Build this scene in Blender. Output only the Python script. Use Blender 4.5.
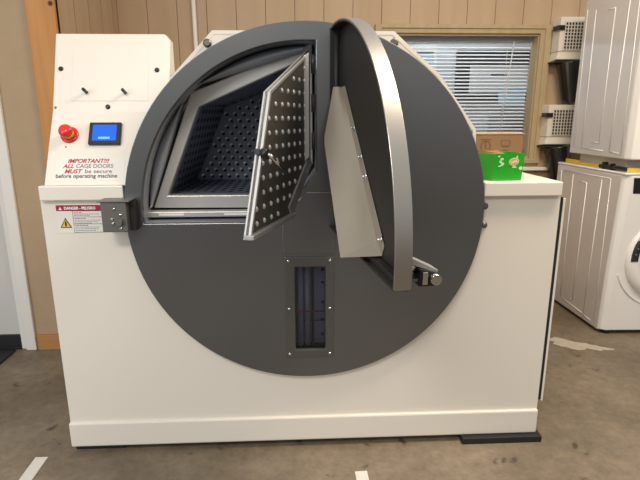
import bpy, bmesh, math, random
from mathutils import Vector, Matrix
random.seed(7)
S = bpy.context.scene
C = S.collection
for o in list(bpy.data.objects):
    bpy.data.objects.remove(o)

# ------------------------------------------------------------------ camera
PITCH, ROLL, YAW = 0.23956, -0.00251, 0.04643
cp, sp, cy, sy = math.cos(PITCH), math.sin(PITCH), math.cos(YAW), math.sin(YAW)
fwd = Vector((sy*cp, cy*cp, -sp)); r0 = Vector((cy, -sy, 0)); u0v = r0.cross(fwd)
rgt = math.cos(ROLL)*r0 + math.sin(ROLL)*u0v
upv = -math.sin(ROLL)*r0 + math.cos(ROLL)*u0v
cam_d = bpy.data.cameras.new('camera'); cam_d.sensor_width = 36; cam_d.lens = 500/640*36
cam = bpy.data.objects.new('camera', cam_d); C.objects.link(cam)
M = Matrix((rgt, upv, -fwd)).transposed().to_4x4(); M.translation = Vector((0, -1.767, 1.28))
cam.matrix_world = M
S.camera = cam

# ------------------------------------------------------------------ light
W = bpy.data.worlds.new('world'); S.world = W; W.use_nodes = True
wn = W.node_tree; bg = wn.nodes['Background']; bg.inputs[1].default_value = 0.44
wtc = wn.nodes.new('ShaderNodeTexCoord'); wsx = wn.nodes.new('ShaderNodeSeparateXYZ'); wrp = wn.nodes.new('ShaderNodeValToRGB'); wmr = wn.nodes.new('ShaderNodeMapRange')
wmr.inputs[1].default_value = -1; wmr.inputs[2].default_value = 1
wn.links.new(wtc.outputs['Generated'], wsx.inputs[0]); wn.links.new(wsx.outputs['Z'], wmr.inputs[0]); wn.links.new(wmr.outputs[0], wrp.inputs[0]); wn.links.new(wrp.outputs[0], bg.inputs[0])
el = wrp.color_ramp.elements
el[0].position = .46; el[0].color = (0.30, 0.255, 0.205, 1); el[1].position = .57; el[1].color = (1.12, 1.09, 1.05, 1)
def area(name, loc, target, sx, sy_, power, col):
    d = bpy.data.lights.new(name, 'AREA'); d.shape = 'RECTANGLE'; d.size = sx; d.size_y = sy_; d.energy = power; d.color = col
    o = bpy.data.objects.new(name, d); C.objects.link(o); o.location = loc
    o.rotation_euler = (Vector(target)-Vector(loc)).to_track_quat('-Z', 'Y').to_euler()
    return o
area('assumed_ceiling_light_right', (1.25, -0.35, 2.75), (1.2, 0.0, 0), 1.2, 0.3, 46, (1.0, 0.85, 0.66))  # unseen warm ceiling lamp, assumed from shadows falling to the lower left
area('assumed_ceiling_light_left', (-1.0, -2.3, 2.85), (-0.6, -0.9, 0), 1.2, 0.3, 34, (1.0, 0.93, 0.84))  # second ceiling lamp, unseen and assumed, added to light the left front
area('assumed_daylight_fill', (-2.6, -2.2, 1.5), (-.4, 0, 1.1), 1.0, 1.9, 22, (0.80, 0.90, 1.0))  # cool fill added to tint the disk bluish; daylight source assumed and unseen
area('blind_backlight', (1.2, 2.35, 2.5), (1.2, 2.45, 0), 1.2, 0.3, 9.5, (0.86, 0.94, 1.0))  # cool backlight added in the next room to whiten the blind slats
vs = S.view_settings
vs.view_transform = 'Standard'; vs.look = 'None'; vs.exposure = 0.28; vs.gamma = 1.0; vs.use_curve_mapping = False

# ------------------------------------------------------------------ materials
def mat(name, col, rough=0.5, metal=0.0, coat=0.0, noise=0.0, nscale=8.0, bump=0.0, spec=0.5):
    m = bpy.data.materials.new(name); m.use_nodes = True
    nt = m.node_tree; b = nt.nodes['Principled BSDF']
    b.inputs['Base Color'].default_value = (*col, 1); b.inputs['Roughness'].default_value = rough
    b.inputs['Metallic'].default_value = metal; b.inputs['Coat Weight'].default_value = coat
    b.inputs['Specular IOR Level'].default_value = spec
    b.inputs['Coat Roughness'].default_value = 0.08
    tc = nt.nodes.new('ShaderNodeTexCoord'); nz = nt.nodes.new('ShaderNodeTexNoise')
    nz.inputs['Scale'].default_value = nscale; nz.inputs['Detail'].default_value = 5
    nt.links.new(tc.outputs['Object'], nz.inputs['Vector'])
    if noise > 0:
        mx = nt.nodes.new('ShaderNodeMix'); mx.data_type = 'RGBA'
        mx.inputs[6].default_value = (*[c*(1-noise) for c in col], 1)
        mx.inputs[7].default_value = (*[min(1, c*(1+noise)) for c in col], 1)
        nt.links.new(nz.outputs['Fac'], mx.inputs[0]); nt.links.new(mx.outputs[2], b.inputs['Base Color'])
    if bump > 0:
        bp = nt.nodes.new('ShaderNodeBump'); bp.inputs['Strength'].default_value = bump; bp.inputs['Distance'].default_value = 0.01
        nt.links.new(nz.outputs['Fac'], bp.inputs['Height']); nt.links.new(bp.outputs['Normal'], b.inputs['Normal'])
    return m

def emis(name, col, strength):
    m = mat(name, (0.01, 0.01, 0.01), 0.2)
    b = m.node_tree.nodes['Principled BSDF']
    b.inputs['Emission Color'].default_value = (*col, 1); b.inputs['Emission Strength'].default_value = strength
    return m

def glass_mat(name, tint=(1, 1, 1), refl=0.08):
    m = bpy.data.materials.new(name); m.use_nodes = True; nt = m.node_tree
    for n in list(nt.nodes): nt.nodes.remove(n)
    out = nt.nodes.new('ShaderNodeOutputMaterial'); tr = nt.nodes.new('ShaderNodeBsdfTransparent'); gl = nt.nodes.new('ShaderNodeBsdfGlossy')
    tr.inputs[0].default_value = (*tint, 1); gl.inputs['Roughness'].default_value = 0.02
    fr = nt.nodes.new('ShaderNodeFresnel'); fr.inputs[0].default_value = 1.45
    mx = nt.nodes.new('ShaderNodeMixShader')
    nt.links.new(fr.outputs[0], mx.inputs[0]); nt.links.new(tr.outputs[0], mx.inputs[1]); nt.links.new(gl.outputs[0], mx.inputs[2])
    nt.links.new(mx.outputs[0], out.inputs[0])
    return m

def wood_mat(name, c1, c2, scale, axis='Z', knots=False):
    m = mat(name, c1, 0.6); nt = m.node_tree; b = nt.nodes['Principled BSDF']
    tc = nt.nodes.new('ShaderNodeTexCoord'); mp = nt.nodes.new('ShaderNodeMapping'); nz = nt.nodes.new('ShaderNodeTexNoise')
    sc = [scale, scale, scale]; sc['XYZ'.index(axis)] = scale*0.06
    mp.inputs['Scale'].default_value = sc; nz.inputs['Scale'].default_value = 1; nz.inputs['Detail'].default_value = 6
    rp = nt.nodes.new('ShaderNodeValToRGB'); rp.color_ramp.elements[0].position = .3; rp.color_ramp.elements[1].position = .7
    rp.color_ramp.elements[0].color = (*c1, 1); rp.color_ramp.elements[1].color = (*c2, 1)
    nt.links.new(tc.outputs['Object'], mp.inputs[0]); nt.links.new(mp.outputs[0], nz.inputs['Vector'])
    nt.links.new(nz.outputs['Fac'], rp.inputs[0]); nt.links.new(rp.outputs[0], b.inputs['Base Color'])
    if knots:
        vo = nt.nodes.new('ShaderNodeTexVoronoi'); vo.inputs['Scale'].default_value = 9
        r2 = nt.nodes.new('ShaderNodeValToRGB'); r2.color_ramp.elements[0].position = .07; r2.color_ramp.elements[1].position = .15
        r2.color_ramp.elements[0].color = (0.09, 0.035, 0.012, 1); r2.color_ramp.elements[1].color = (1, 1, 1, 1)
        mx = nt.nodes.new('ShaderNodeMix'); mx.data_type = 'RGBA'; mx.blend_type = 'MULTIPLY'; mx.inputs[0].default_value = 1
        nt.links.new(tc.outputs['Object'], vo.inputs['Vector']); nt.links.new(vo.outputs['Distance'], r2.inputs[0])
        nt.links.new(rp.outputs[0], mx.inputs[6]); nt.links.new(r2.outputs[0], mx.inputs[7]); nt.links.new(mx.outputs[2], b.inputs['Base Color'])
    return m

def concrete():
    m = mat('concrete', (0.2, 0.16, 0.12), 0.55); nt = m.node_tree; b = nt.nodes['Principled BSDF']
    tc = nt.nodes.new('ShaderNodeTexCoord')
    def nz(scale, det, rough=.6):
        n = nt.nodes.new('ShaderNodeTexNoise'); n.inputs['Scale'].default_value = scale; n.inputs['Detail'].default_value = det; n.inputs['Roughness'].default_value = rough
        nt.links.new(tc.outputs['Object'], n.inputs['Vector']); return n
    big = nz(2.2, 8, .65); fine = nz(26, 8, .7)
    rp = nt.nodes.new('ShaderNodeValToRGB'); e = rp.color_ramp.elements
    e[0].position = .3; e[0].color = (0.132, 0.101, 0.068, 1); e[1].position = .72; e[1].color = (0.275, 0.218, 0.156, 1)
    nt.links.new(big.outputs['Fac'], rp.inputs[0])
    r2 = nt.nodes.new('ShaderNodeValToRGB'); e = r2.color_ramp.elements
    e[0].position = .3; e[0].color = (.72, .72, .72, 1); e[1].position = .7; e[1].color = (1.15, 1.15, 1.12, 1)
    nt.links.new(fine.outputs['Fac'], r2.inputs[0])
    mx = nt.nodes.new('ShaderNodeMix'); mx.data_type = 'RGBA'; mx.blend_type = 'MULTIPLY'; mx.inputs[0].default_value = 1
    nt.links.new(rp.outputs[0], mx.inputs[6]); nt.links.new(r2.outputs[0], mx.inputs[7])
    # dark spots
    vo = nt.nodes.new('ShaderNodeTexNoise'); vo.inputs['Scale'].default_value = 13; vo.inputs['Detail'].default_value = 3
    nt.links.new(tc.outputs['Object'], vo.inputs['Vector'])
    r3 = nt.nodes.new('ShaderNodeValToRGB'); e = r3.color_ramp.elements
    e[0].position = .27; e[0].color = (.45, .42, .4, 1); e[1].position = .33; e[1].color = (1, 1, 1, 1)
    nt.links.new(vo.outputs['Fac'], r3.inputs[0])
    m2 = nt.nodes.new('ShaderNodeMix'); m2.data_type = 'RGBA'; m2.blend_type = 'MULTIPLY'; m2.inputs[0].default_value = 1
    nt.links.new(mx.outputs[2], m2.inputs[6]); nt.links.new(r3.outputs[0], m2.inputs[7])
    nt.links.new(m2.outputs[2], b.inputs['Base Color'])
    bp = nt.nodes.new('ShaderNodeBump'); bp.inputs['Strength'].default_value = .15; bp.inputs['Distance'].default_value = .004
    nt.links.new(fine.outputs['Fac'], bp.inputs['Height']); nt.links.new(bp.outputs['Normal'], b.inputs['Normal'])
    return m

WHITE = mat('white_enamel', (0.785, 0.735, 0.655), 0.35, coat=0.15)
WHITE2 = mat('white_appliance', (0.82, 0.81, 0.80), 0.25, coat=0.6)
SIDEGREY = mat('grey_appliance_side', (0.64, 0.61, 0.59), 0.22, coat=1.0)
WPLAST = mat('white_plastic', (0.70, 0.65, 0.56), 0.5)
DISK = mat('charcoal_enamel', (0.195, 0.203, 0.215), 0.28, metal=0.82, coat=0.12, noise=0.05, nscale=4)
DISK2 = mat('charcoal_steel', (0.085, 0.083, 0.077), 0.4, metal=0.2)
RIM = mat('brushed_rim', (0.44, 0.42, 0.39), 0.38, metal=0.97)
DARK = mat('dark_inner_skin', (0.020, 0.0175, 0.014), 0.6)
BLACK = mat('black_rubber', (0.012, 0.012, 0.012), 0.6)
BLACKG = mat('black_plastic', (0.012, 0.012, 0.014), 0.3)
STEEL = mat('brushed_steel', (0.50, 0.50, 0.49), 0.42, metal=0.5, noise=.06, nscale=20)
STEELD = mat('dull_steel', (0.17, 0.165, 0.155), 0.45, metal=0.6)
SHELL = mat('drum_shell_steel', (0.36, 0.385, 0.43), 0.38, metal=0.35)
CAGE = mat('cage_steel', (0.15, 0.178, 0.24), 0.4, metal=0.35)
CAGED = mat('cage_door_steel', (0.13, 0.12, 0.105), 0.45, metal=0.3)
PUNCH = mat('punch_glint', (0.80, 0.80, 0.80), 0.35, metal=0.2)  # near-white colour puts the glint of the raised punches into the steel
HOLE = mat('punched_hole', (0.004, 0.004, 0.004), 0.9)
BEIGE = mat('raw_sheet_steel', (0.36, 0.32, 0.26), 0.45, metal=0.35, noise=.06, nscale=6)
CHROME = mat('chrome', (0.75, 0.75, 0.74), 0.15, metal=1.0)
RED = mat('red_plastic', (0.72, 0.02, 0.018), 0.3, coat=.3)
YEL = mat('yellow_plastic', (0.75, 0.5, 0.04), 0.4)
PAPER = mat('sticker_white', (0.78, 0.75, 0.69), 0.4)
TRED = mat('red_print', (0.5, 0.015, 0.03), 0.5)
MAROON = mat('maroon_print', (0.33, 0.012, 0.03), 0.5)
TBLK = mat('black_print', (0.03, 0.03, 0.035), 0.5)
TGREY = mat('grey_print', (0.22, 0.22, 0.24), 0.5)
TWHITE = mat('white_print', (0.85, 0.82, 0.8), 0.5)
TAN = mat('painted_drywall', (0.43, 0.31, 0.195), 0.75, noise=.07, nscale=14, bump=.15)
PANEL = wood_mat('painted_panelling', (0.45, 0.315, 0.19), (0.51, 0.365, 0.23), 9)
PANELD = mat('panel_groove', (0.27, 0.185, 0.11), .8)
FRAMEW = wood_mat('painted_window_wood', (0.40, 0.30, 0.165), (0.47, 0.36, 0.21), 22)
PINE = wood_mat('knotty_pine', (0.47, 0.205, 0.055), (0.60, 0.29, 0.095), 16, knots=True)
PINEH = wood_mat('pine_base', (0.40, 0.18, 0.05), (0.52, 0.27, 0.095), 14, axis='X')
CONC = concrete()
PATCH = mat('pale_cement', (0.46, 0.40, 0.32), 0.7, noise=.25, nscale=30)
DOORM = mat('door_paint', (0.60, 0.585, 0.55), 0.5)
CASE = mat('casing_paint', (0.78, 0.75, 0.70), 0.5)
TAPE = mat('white_tape', (0.72, 0.69, 0.63), 0.6, noise=.1, nscale=40)
BLIND = mat('blind_white', (0.72, 0.77, 0.83), 0.4)
OFFICE = mat('office_wall', (0.62, 0.66, 0.70), 0.7)
CARD = mat('cardboard', (0.21, 0.118, 0.055), 0.75, noise=.06, nscale=12)
CARDI = mat('cardboard_inner', (0.40, 0.255, 0.13), 0.8)
GREEN = mat('green_carton', (0.012, 0.34, 0.014), 0.35, coat=.2)
LGREEN = mat('pale_green_print', (0.45, 0.75, 0.35), .5)
ORANGE = mat('orange_print', (0.75, 0.30, 0.08), .5)
STRAP = mat('yellow_strap', (0.68, 0.47, 0.03), .6)
GLASS = glass_mat('window_glass')
VGLASS = glass_mat('sight_glass', (.75, .78, .85))
BLUESCR = emis('lit_blue_screen', (0.0, 0.14, 0.95), 0.9)
BLUEBTN = emis('lit_screen_button', (0.22, 0.6, 0.95), 0.95)
TUBE = mat('blue_grey_tube', (0.46, 0.49, 0.57), .4)
REDLINE = mat('red_line', (0.55, 0.02, 0.03), .5)
HOSE = mat('black_foil_hose', (0.012, 0.012, 0.012), 0.22, coat=.5)
PBLUE = mat('pale_blue_paper', (0.42, 0.68, 0.85), .7)
PYEL = mat('yellow_paper', (0.85, 0.75, 0.22), .7)
BOARD = mat('notice_board_face', (0.68, 0.72, 0.72), .5)
DGLASS = mat('dark_door_glass', (0.02, 0.02, 0.022), .1, coat=.5)

# ------------------------------------------------------------------ helpers
def wloc(o):
    v = Vector((0, 0, 0))
    while o: v += Vector(o.location); o = o.parent
    return v

class MB:
    """collects shapes (in world coordinates) for ONE mesh object"""
    def __init__(s): s.bm = bmesh.new(); s.mats = []
    def mi(s, m):
        if m not in s.mats: s.mats.append(m)
        return s.mats.index(m)
    def _faces(s, fs, m, smooth=False):
        i = s.mi(m)
        for f in fs: f.material_index = i; f.smooth = smooth
    def loft(s, loops, m, cap=True, closed=True, smooth=False):
        vs = [[s.bm.verts.new(p) for p in lp] for lp in loops]; fs = []
        n = len(loops[0])
        for a, b in zip(vs, vs[1:]):
            for i in range(n if closed else n-1):
                j = (i+1) % n
                fs.append(s.bm.faces.new((a[i], a[j], b[j], b[i])))
        s._faces(fs, m, smooth)
        if cap and closed:
            s._faces([s.bm.faces.new(vs[0][::-1]), s.bm.faces.new(vs[-1])], m)
        return s
    def box(s, x0, x1, y0, y1, z0, z1, m):
        return s.loft([[(x0, y0, z), (x1, y0, z), (x1, y1, z), (x0, y1, z)] for z in (z0, z1)], m)
    def prism(s, pts, a, b, m, axis='Y', smooth=False, cap=True):
        f = {'Y': lambda p, d: (p[0], d, p[1]), 'X': lambda p, d: (d, p[0], p[1]), 'Z': lambda p, d: (p[0], p[1], d)}[axis]
        return s.loft([[f(p, d) for p in pts] for d in (a, b)], m, smooth=smooth, cap=cap)
    def hexa(s, p, m):                       # eight corners: bottom ring of 4, top ring of 4
        return s.loft([p[:4], p[4:]], m)
    def slab(s, quad, t, m):                 # polygon pushed along its normal by t
        q = [Vector(v) for v in quad]; n = (q[1]-q[0]).cross(q[2]-q[0]).normalized()
        return s.loft([q, [v+n*t for v in q]], m)
    def holed(s, outer, holes, y0, y1, m, f=None):
        """plate in XZ with holes, from y0 to y1"""
        f = f or (lambda x, y, z: (x, y, z))
        b = bmesh.new(); es = []
        for lp in [outer]+holes:
            v = [b.verts.new((p[0], y0, p[1])) for p in lp]
            es += [b.edges.new((v[i], v[(i+1) % len(v)])) for i in range(len(v))]
        r = bmesh.ops.triangle_fill(b, use_beauty=True, use_dissolve=False, edges=es, normal=(0, -1, 0))
        tris = [[(v.co.x, v.co.z) for v in fc.verts] for fc in b.faces]; b.free()
        cache = {}
        def V(p, y):
            k = (round(p[0], 6), round(p[1], 6), y)
            if k not in cache: cache[k] = s.bm.verts.new(f(p[0], y, p[1]))
            return cache[k]
        fs = []
        for t in tris:
            fs.append(s.bm.faces.new([V(p, y0) for p in t])); fs.append(s.bm.faces.new([V(p, y1) for p in t[::-1]]))
        for lp in [outer]+holes:
            for i in range(len(lp)):
                p, q = lp[i], lp[(i+1) % len(lp)]
                fs.append(s.bm.faces.new((V(p, y0), V(q, y0), V(q, y1), V(p, y1))))
        s._faces(fs, m); return s
    def frame_of(s, d):
        d = Vector(d).normalized(); a = Vector((0, 0, 1)) if abs(d.z) < .9 else Vector((1, 0, 0))
        u = d.cross(a).normalized(); return d, u, d.cross(u)
    def lathe(s, o, d, prof, m, n=20, smooth=True, a0=0, a1=2*math.pi):
        """profile of (radius, distance along d)"""
        o = Vector(o); d, u, v = s.frame_of(d)
        full = abs(a1-a0-2*math.pi) < 1e-6
        k = n if full else n+1
        loops = [[o+d*t+(u*math.cos(a0+(a1-a0)*i/n)+v*math.sin(a0+(a1-a0)*i/n))*max(r, 1e-4) for i in range(k)] for r, t in prof]
        return s.loft(loops, m, closed=full, smooth=smooth)
    def cyl(s, a, b, r, m, n=16, r2=None):
        a, b = Vector(a), Vector(b)
        return s.lathe(a, b-a, [(r, 0), (r if r2 is None else r2, (b-a).length)], m, n)
    def dome(s, o, d, r, h, m, n=8):
        return s.lathe(o, d, [(r, 0), (r*.8, h*.6), (r*.35, h*.95)], m, n)
    def tube(s, pts, r, m, n=10):
        pts = [Vector(p) for p in pts]; loops = []; pu = None
        for i, p in enumerate(pts):
            d = (pts[min(i+1, len(pts)-1)]-pts[max(i-1, 0)]).normalized()
            if pu is None: _, u, v = s.frame_of(d)
            else: u = (pu-d*pu.dot(d)).normalized(); v = d.cross(u)
            pu = u; rr = r[i] if isinstance(r, (list, tuple)) else r
            loops.append([p+(u*math.cos(2*math.pi*k/n)+v*math.sin(2*math.pi*k/n))*rr for k in range(n)])
        return s.loft(loops, m, smooth=True)
    def build(s, name, parent=None, bevel=0.0, label=None, cat=None, group=None, kind=None, seg=2):
        me = bpy.data.meshes.new(name)
        bmesh.ops.recalc_face_normals(s.bm, faces=s.bm.faces)
        s.bm.verts.ensure_lookup_table()
        if parent is None:
            xs = [v.co.x for v in s.bm.verts]; ys = [v.co.y for v in s.bm.verts]; zs = [v.co.z for v in s.bm.verts]
            loc = Vector(((min(xs)+max(xs))/2, (min(ys)+max(ys))/2, min(zs)))
            off = loc
        else:
            loc = Vector((0, 0, 0)); off = wloc(parent)
        bmesh.ops.translate(s.bm, verts=s.bm.verts, vec=-off)
        s.bm.to_mesh(me); s.bm.free()
        for m in s.mats: me.materials.append(m)
        o = bpy.data.objects.new(name, me); C.objects.link(o); o.location = loc
        if parent is not None: o.parent = parent
        if bevel:
            b = o.modifiers.new('bevel', 'BEVEL'); b.width = bevel; b.segments = seg; b.limit_method = 'ANGLE'; b.angle_limit = math.radians(40)
        tag(o, label, cat, group, kind)
        return o

def tag(o, label=None, cat=None, group=None, kind=None):
    for k, v in (('label', label), ('category', cat), ('group', group), ('kind', kind)):
        if v: o[k] = v
def thing(name, loc, label, cat, group=None):
    o = bpy.data.objects.new(name, None); C.objects.link(o); o.location = loc; o.empty_display_size = .1
    tag(o, label, cat, group); return o
def struct(mb, name, parent=None, bevel=0): return mb.build(name, parent, bevel, kind=None if parent else 'structure')

def add_text(mb, txt, size, m, fn, bold=0.0, shear=0.0, align='LEFT', spacing=1.0, width=None):
    """lettering laid on a surface: fn(x, y) maps letter coordinates to world"""
    cu = bpy.data.curves.new('lettering', 'FONT'); cu.body = txt; cu.size = size; cu.offset = bold; cu.shear = shear
    cu.align_x = align; cu.resolution_u = 3; cu.space_character = spacing
    ob = bpy.data.objects.new('lettering', cu); C.objects.link(ob)
    bpy.context.view_layer.update()
    me = bpy.data.meshes.new_from_object(ob.evaluated_get(bpy.context.evaluated_depsgraph_get()))
    xs = [v.co.x for v in me.vertices]
    k = 1.0
    if width and xs: k = width/(max(xs)-min(xs))
    x0 = min(xs) if (width and align == 'LEFT') else 0
    i = mb.mi(m); vv = [mb.bm.verts.new(fn((v.co.x-x0)*k, v.co.y)) for v in me.vertices]
    for p in me.polygons:
        try: f = mb.bm.faces.new([vv[j] for j in p.vertices]); f.material_index = i
        except ValueError: pass
    bpy.data.objects.remove(ob); bpy.data.curves.remove(cu); bpy.data.meshes.remove(me)

def arc(cx, cz, R, a0, a1, n):
    return [(cx+R*math.cos(math.radians(a0+(a1-a0)*i/n)), cz+R*math.sin(math.radians(a0+(a1-a0)*i/n))) for i in range(n+1)]

# ================================================================== the setting
YB, YL = 1.85, 0.94
struct(MB().box(-3.2, 3.2, -3.2, 3.3, -0.1, 0, CONC), 'floor')

# panelled back wall with the window opening; planks with grooves between them
WX0, WX1, WZ0, WZ1 = 0.60, 1.690, 0.985, 1.838
mb = MB(); HT = 2.7
mb.box(-1.3, WX0, YB+.01, YB+.1, 0, HT, PANELD).box(WX1, 3.2, YB+.01, YB+.1, 0, HT, PANELD)
mb.box(WX0, WX1, YB+.01, YB+.1, 0, WZ0, PANELD).box(WX0, WX1, YB+.01, YB+.1, WZ1, HT, PANELD)
x = -1.165
while x < 3.2:
    w = .195; a, b = x, min(x+w-.0035, 3.2)
    for (p, q, zs) in ((a, b, None),):
        segs = [(p, q, 0, HT)]
        if q > WX0 and p < WX1:
            segs = [(p, q, 0, WZ0), (p, q, WZ1, HT)]
            if p < WX0: segs.append((p, WX0, WZ0, WZ1))
            if q > WX1: segs.append((WX1, q, WZ0, WZ1))
        for g in segs: mb.box(g[0], g[1], YB, YB+.012, g[2], g[3], PANEL)
    x += w
struct(mb, 'wall_back')
# return wall between the post and the back wall
mb = MB(); mb.box(-1.3, -1.172, YL+.02, YB+.1, 0, HT, PANELD)
y = YL+.02
while y < YB-.02:
    mb.box(-1.172, -1.165, y, min(y+.195, YB)-.005, 0, HT, PANEL); y += .2
struct(mb, 'wall_side')
# drywall beside the door, door opening left open
DX0, DX1 = -2.45, -1.575
mb = MB(); mb.box(DX1+.03, -1.166, YL, YL+.1, 0, HT, TAN).box(-3.2, DX0-.03, YL, YL+.1, 0, HT, TAN).box(DX0-.03, DX1+.03, YL, YL+.1, 2.06, HT, TAN)
struct(mb, 'wall_left')
mb = MB(); mb.box(-1.482, -1.166, YL-.018, YL, 0, .09, PINEH)
struct(mb, 'baseboard_left', bevel=.003)
# door
d1 = MB().box(DX0+.01, DX1-.005, YL+.02, YL+.06, .035, 2.03, DOORM).build('door_1', None, .004, kind='structure')
MB().box(DX1-.005, DX1+.03, YL+.0, YL+.1, 0, 2.05, CASE).box(DX0-.03, DX0+.005, YL, YL+.1, 0, 2.05, CASE).box(DX0-.03, DX1+.03, YL, YL+.1, 2.035, 2.07, CASE).box(DX1+.028, DX1+.085, YL-.02, YL, 0, 2.12, CASE).box(DX0-.085, DX0-.028, YL-.02, YL, 0, 2.12, CASE).box(DX0-.085, DX1+.085, YL-.02, YL, 2.065, 2.12, CASE).build('door_frame', d1, .004)
MB().box(DX0+.01, DX1-.006, YL+.005, YL+.02, .012, .085, BLACK).build('door_sweep', d1, .002, label='black rubber sweep along the foot of the door')
MB().box(DX0, DX1-.006, YL-.005, YL+.1, 0, .012, BLACKG).build('threshold', d1, .002)
MB().box(-2.4, -1.60, .62, .915, 0, .012, BLACK).build('door_mat', None, .004, label='black mat on the floor in front of the white door at the far left', cat='mat')
# pine post
MB().box(-1.305, -1.166, YL-.02, YL+.12, .0, HT, PINE).build('wooden_post', None, .003, label='knotty orange pine post at the wall corner, left of the white control panel', cat='post')
# window
win = MB()
FX0, FX1, FZ0, FZ1 = .545, 1.765, .955, 1.895
win.holed([(WX0, WZ0), (WX1, WZ0), (WX1, WZ1), (WX0, WZ1)], [[(WX0+.02, WZ0+.02), (WX1-.008, WZ0+.02), (WX1-.008, WZ1-.012), (WX0+.02, WZ1-.012)]], YB, YB+.1, FRAMEW)
w1 = win.build('window_1', None, kind='structure')
MB().holed([(FX0, FZ0), (FX1, FZ0), (FX1, FZ1), (FX0, FZ1)], [[(WX0, WZ0), (WX1, WZ0), (WX1, WZ1), (WX0, WZ1)]], YB-.02, YB, FRAMEW).holed([(FX0, FZ0), (FX1, FZ0), (FX1, FZ1), (FX0, FZ1)], [[(WX0-.012, WZ0), (WX1+.03, WZ0), (WX1+.03, WZ1+.03), (WX0-.012, WZ1+.03)]], YB-.03, YB-.02, FRAMEW).build('window_frame', w1, .004)
MB().box(WX0+.018, WX1-.006, YB+.035, YB+.04, WZ0+.018, WZ1-.01, GLASS).build('pane', w1)
struct(MB().box(1.60, 2.3, YB-.05, YB, .905, .928, CASE), 'trim_1', bevel=.004)
# next room
struct(MB().box(-.6, 3.2, 2.72, 2.8, 0, HT, OFFICE), 'wall_far')
# blinds
bl = thing('venetian_blind', (1.13, YB+.08, WZ0+.03), 'white horizontal slat blind hanging behind the window pane', 'blind')
MB().box(WX0+.03, WX1-.02, YB+.065, YB+.098, WZ1-.045, WZ1-.012, TGREY).build('head_rail', bl, .002, label='dark grey head rail')
mb = MB(); z = WZ1-.055
while z > WZ0+.05:
    t = math.radians(24); hw = .0125; yc = YB+.082
    dy, dz = hw*math.cos(t), hw*math.sin(t)
    mb.hexa([(WX0+.03, yc-dy, z-dz), (WX1-.02, yc-dy, z-dz), (WX1-.02, yc+dy, z+dz), (WX0+.03, yc+dy, z+dz),
             (WX0+.03, yc-dy, z-dz+.0012), (WX1-.02, yc-dy, z-dz+.0012), (WX1-.02, yc+dy, z+dz+.0012), (WX0+.03, yc+dy, z+dz+.0012)], BLIND)
    z -= .0245
mb.build('slats', bl)
MB().box(WX0+.03, WX1-.02, YB+.07, YB+.094, z-.002, z+.014, BLIND).build('bottom_rail', bl, .002)
for xx in (.80, 1.13, 1.50):
    MB().cyl((xx, YB+.068, z), (xx, YB+.068, WZ1-.03), .0018, BLIND, 6).build('ladder_cord', bl)
MB().cyl((1.50, YB+.058, 1.30), (1.54, YB+.058, WZ1-.04), .004, TWHITE, 8).build('tilt_wand', bl)
# what shows through the blinds
nb = thing('notice_board', (1.75, 2.70, 1.38), 'white board in a black frame, seen through the slats of the blind', 'notice board')
MB().box(1.50, 2.02, 2.69, 2.70, 1.49, 1.72, BOARD).build('board', nb)
MB().holed([(1.38, 1.42), (2.12, 1.42), (2.12, 1.84), (1.38, 1.84)], [[(1.50, 1.49), (2.02, 1.49), (2.02, 1.72), (1.50, 1.72)]], 2.68, 2.715, BLACKG).build('frame', nb, .004, label='wide black frame')
mb = MB(); 
for k in range(7): mb.box(1.69+k*.02, 1.704+k*.02, 2.686, 2.69, 1.632, 1.645, TBLK)
mb.build('heading', nb)
MB().box(1.76, 1.99, 2.655, 2.672, 1.375, 1.525, PBLUE).build('blue_paper', None, label='pale blue sheet at the lower right of the black framed board behind the blind', cat='paper')
MB().box(2.055, 2.095, 2.655, 2.672, 1.385, 1.56, PYEL).build('yellow_paper', None, label='narrow yellow strip of paper at the right end behind the blind', cat='paper')
pf = thing('picture_frame', (1.08, 2.70, 1.66), 'small pale picture in the other room behind the upper left of the blind', 'picture')
MB().box(1.02, 1.19, 2.70, 2.715, 1.70, 1.84, PBLUE).build('picture', pf)
MB().holed([(1.0, 1.68), (1.21, 1.68), (1.21, 1.86), (1.0, 1.86)], [[(1.03, 1.71), (1.18, 1.71), (1.18, 1.83), (1.03, 1.83)]], 2.69, 2.717, TWHITE).build('frame', pf)
fc = thing('filing_cabinet', (1.95, 2.5, 0), 'dark cabinet behind the lower right of the blind', 'cabinet')
MB().box(1.70, 2.35, 2.38, 2.71, 0, 1.30, TGREY).build('body', fc, .004)
for zz in (.1, .5, .9):
    dr = MB().box(1.715, 2.335, 2.365, 2.38, zz, zz+.37, TGREY).build('drawer', fc, .003)
    MB().box(1.95, 2.1, 2.35, 2.365, zz+.26, zz+.28, CHROME).build('handle', dr, .002)
# conduit on the wall
cd = MB().tube([(-.662, YB-.018, 0.02), (-.662, YB-.018, 2.6)], .014, CASE, 12)
for zz in (.6, 1.5, 2.2): cd.box(-.69, -.634, YB-.008, YB, zz, zz+.025, CASE)
cd.build('conduit_pipe', None, label='thin white pipe running up the panelled wall behind the machine', cat='pipe')

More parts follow.
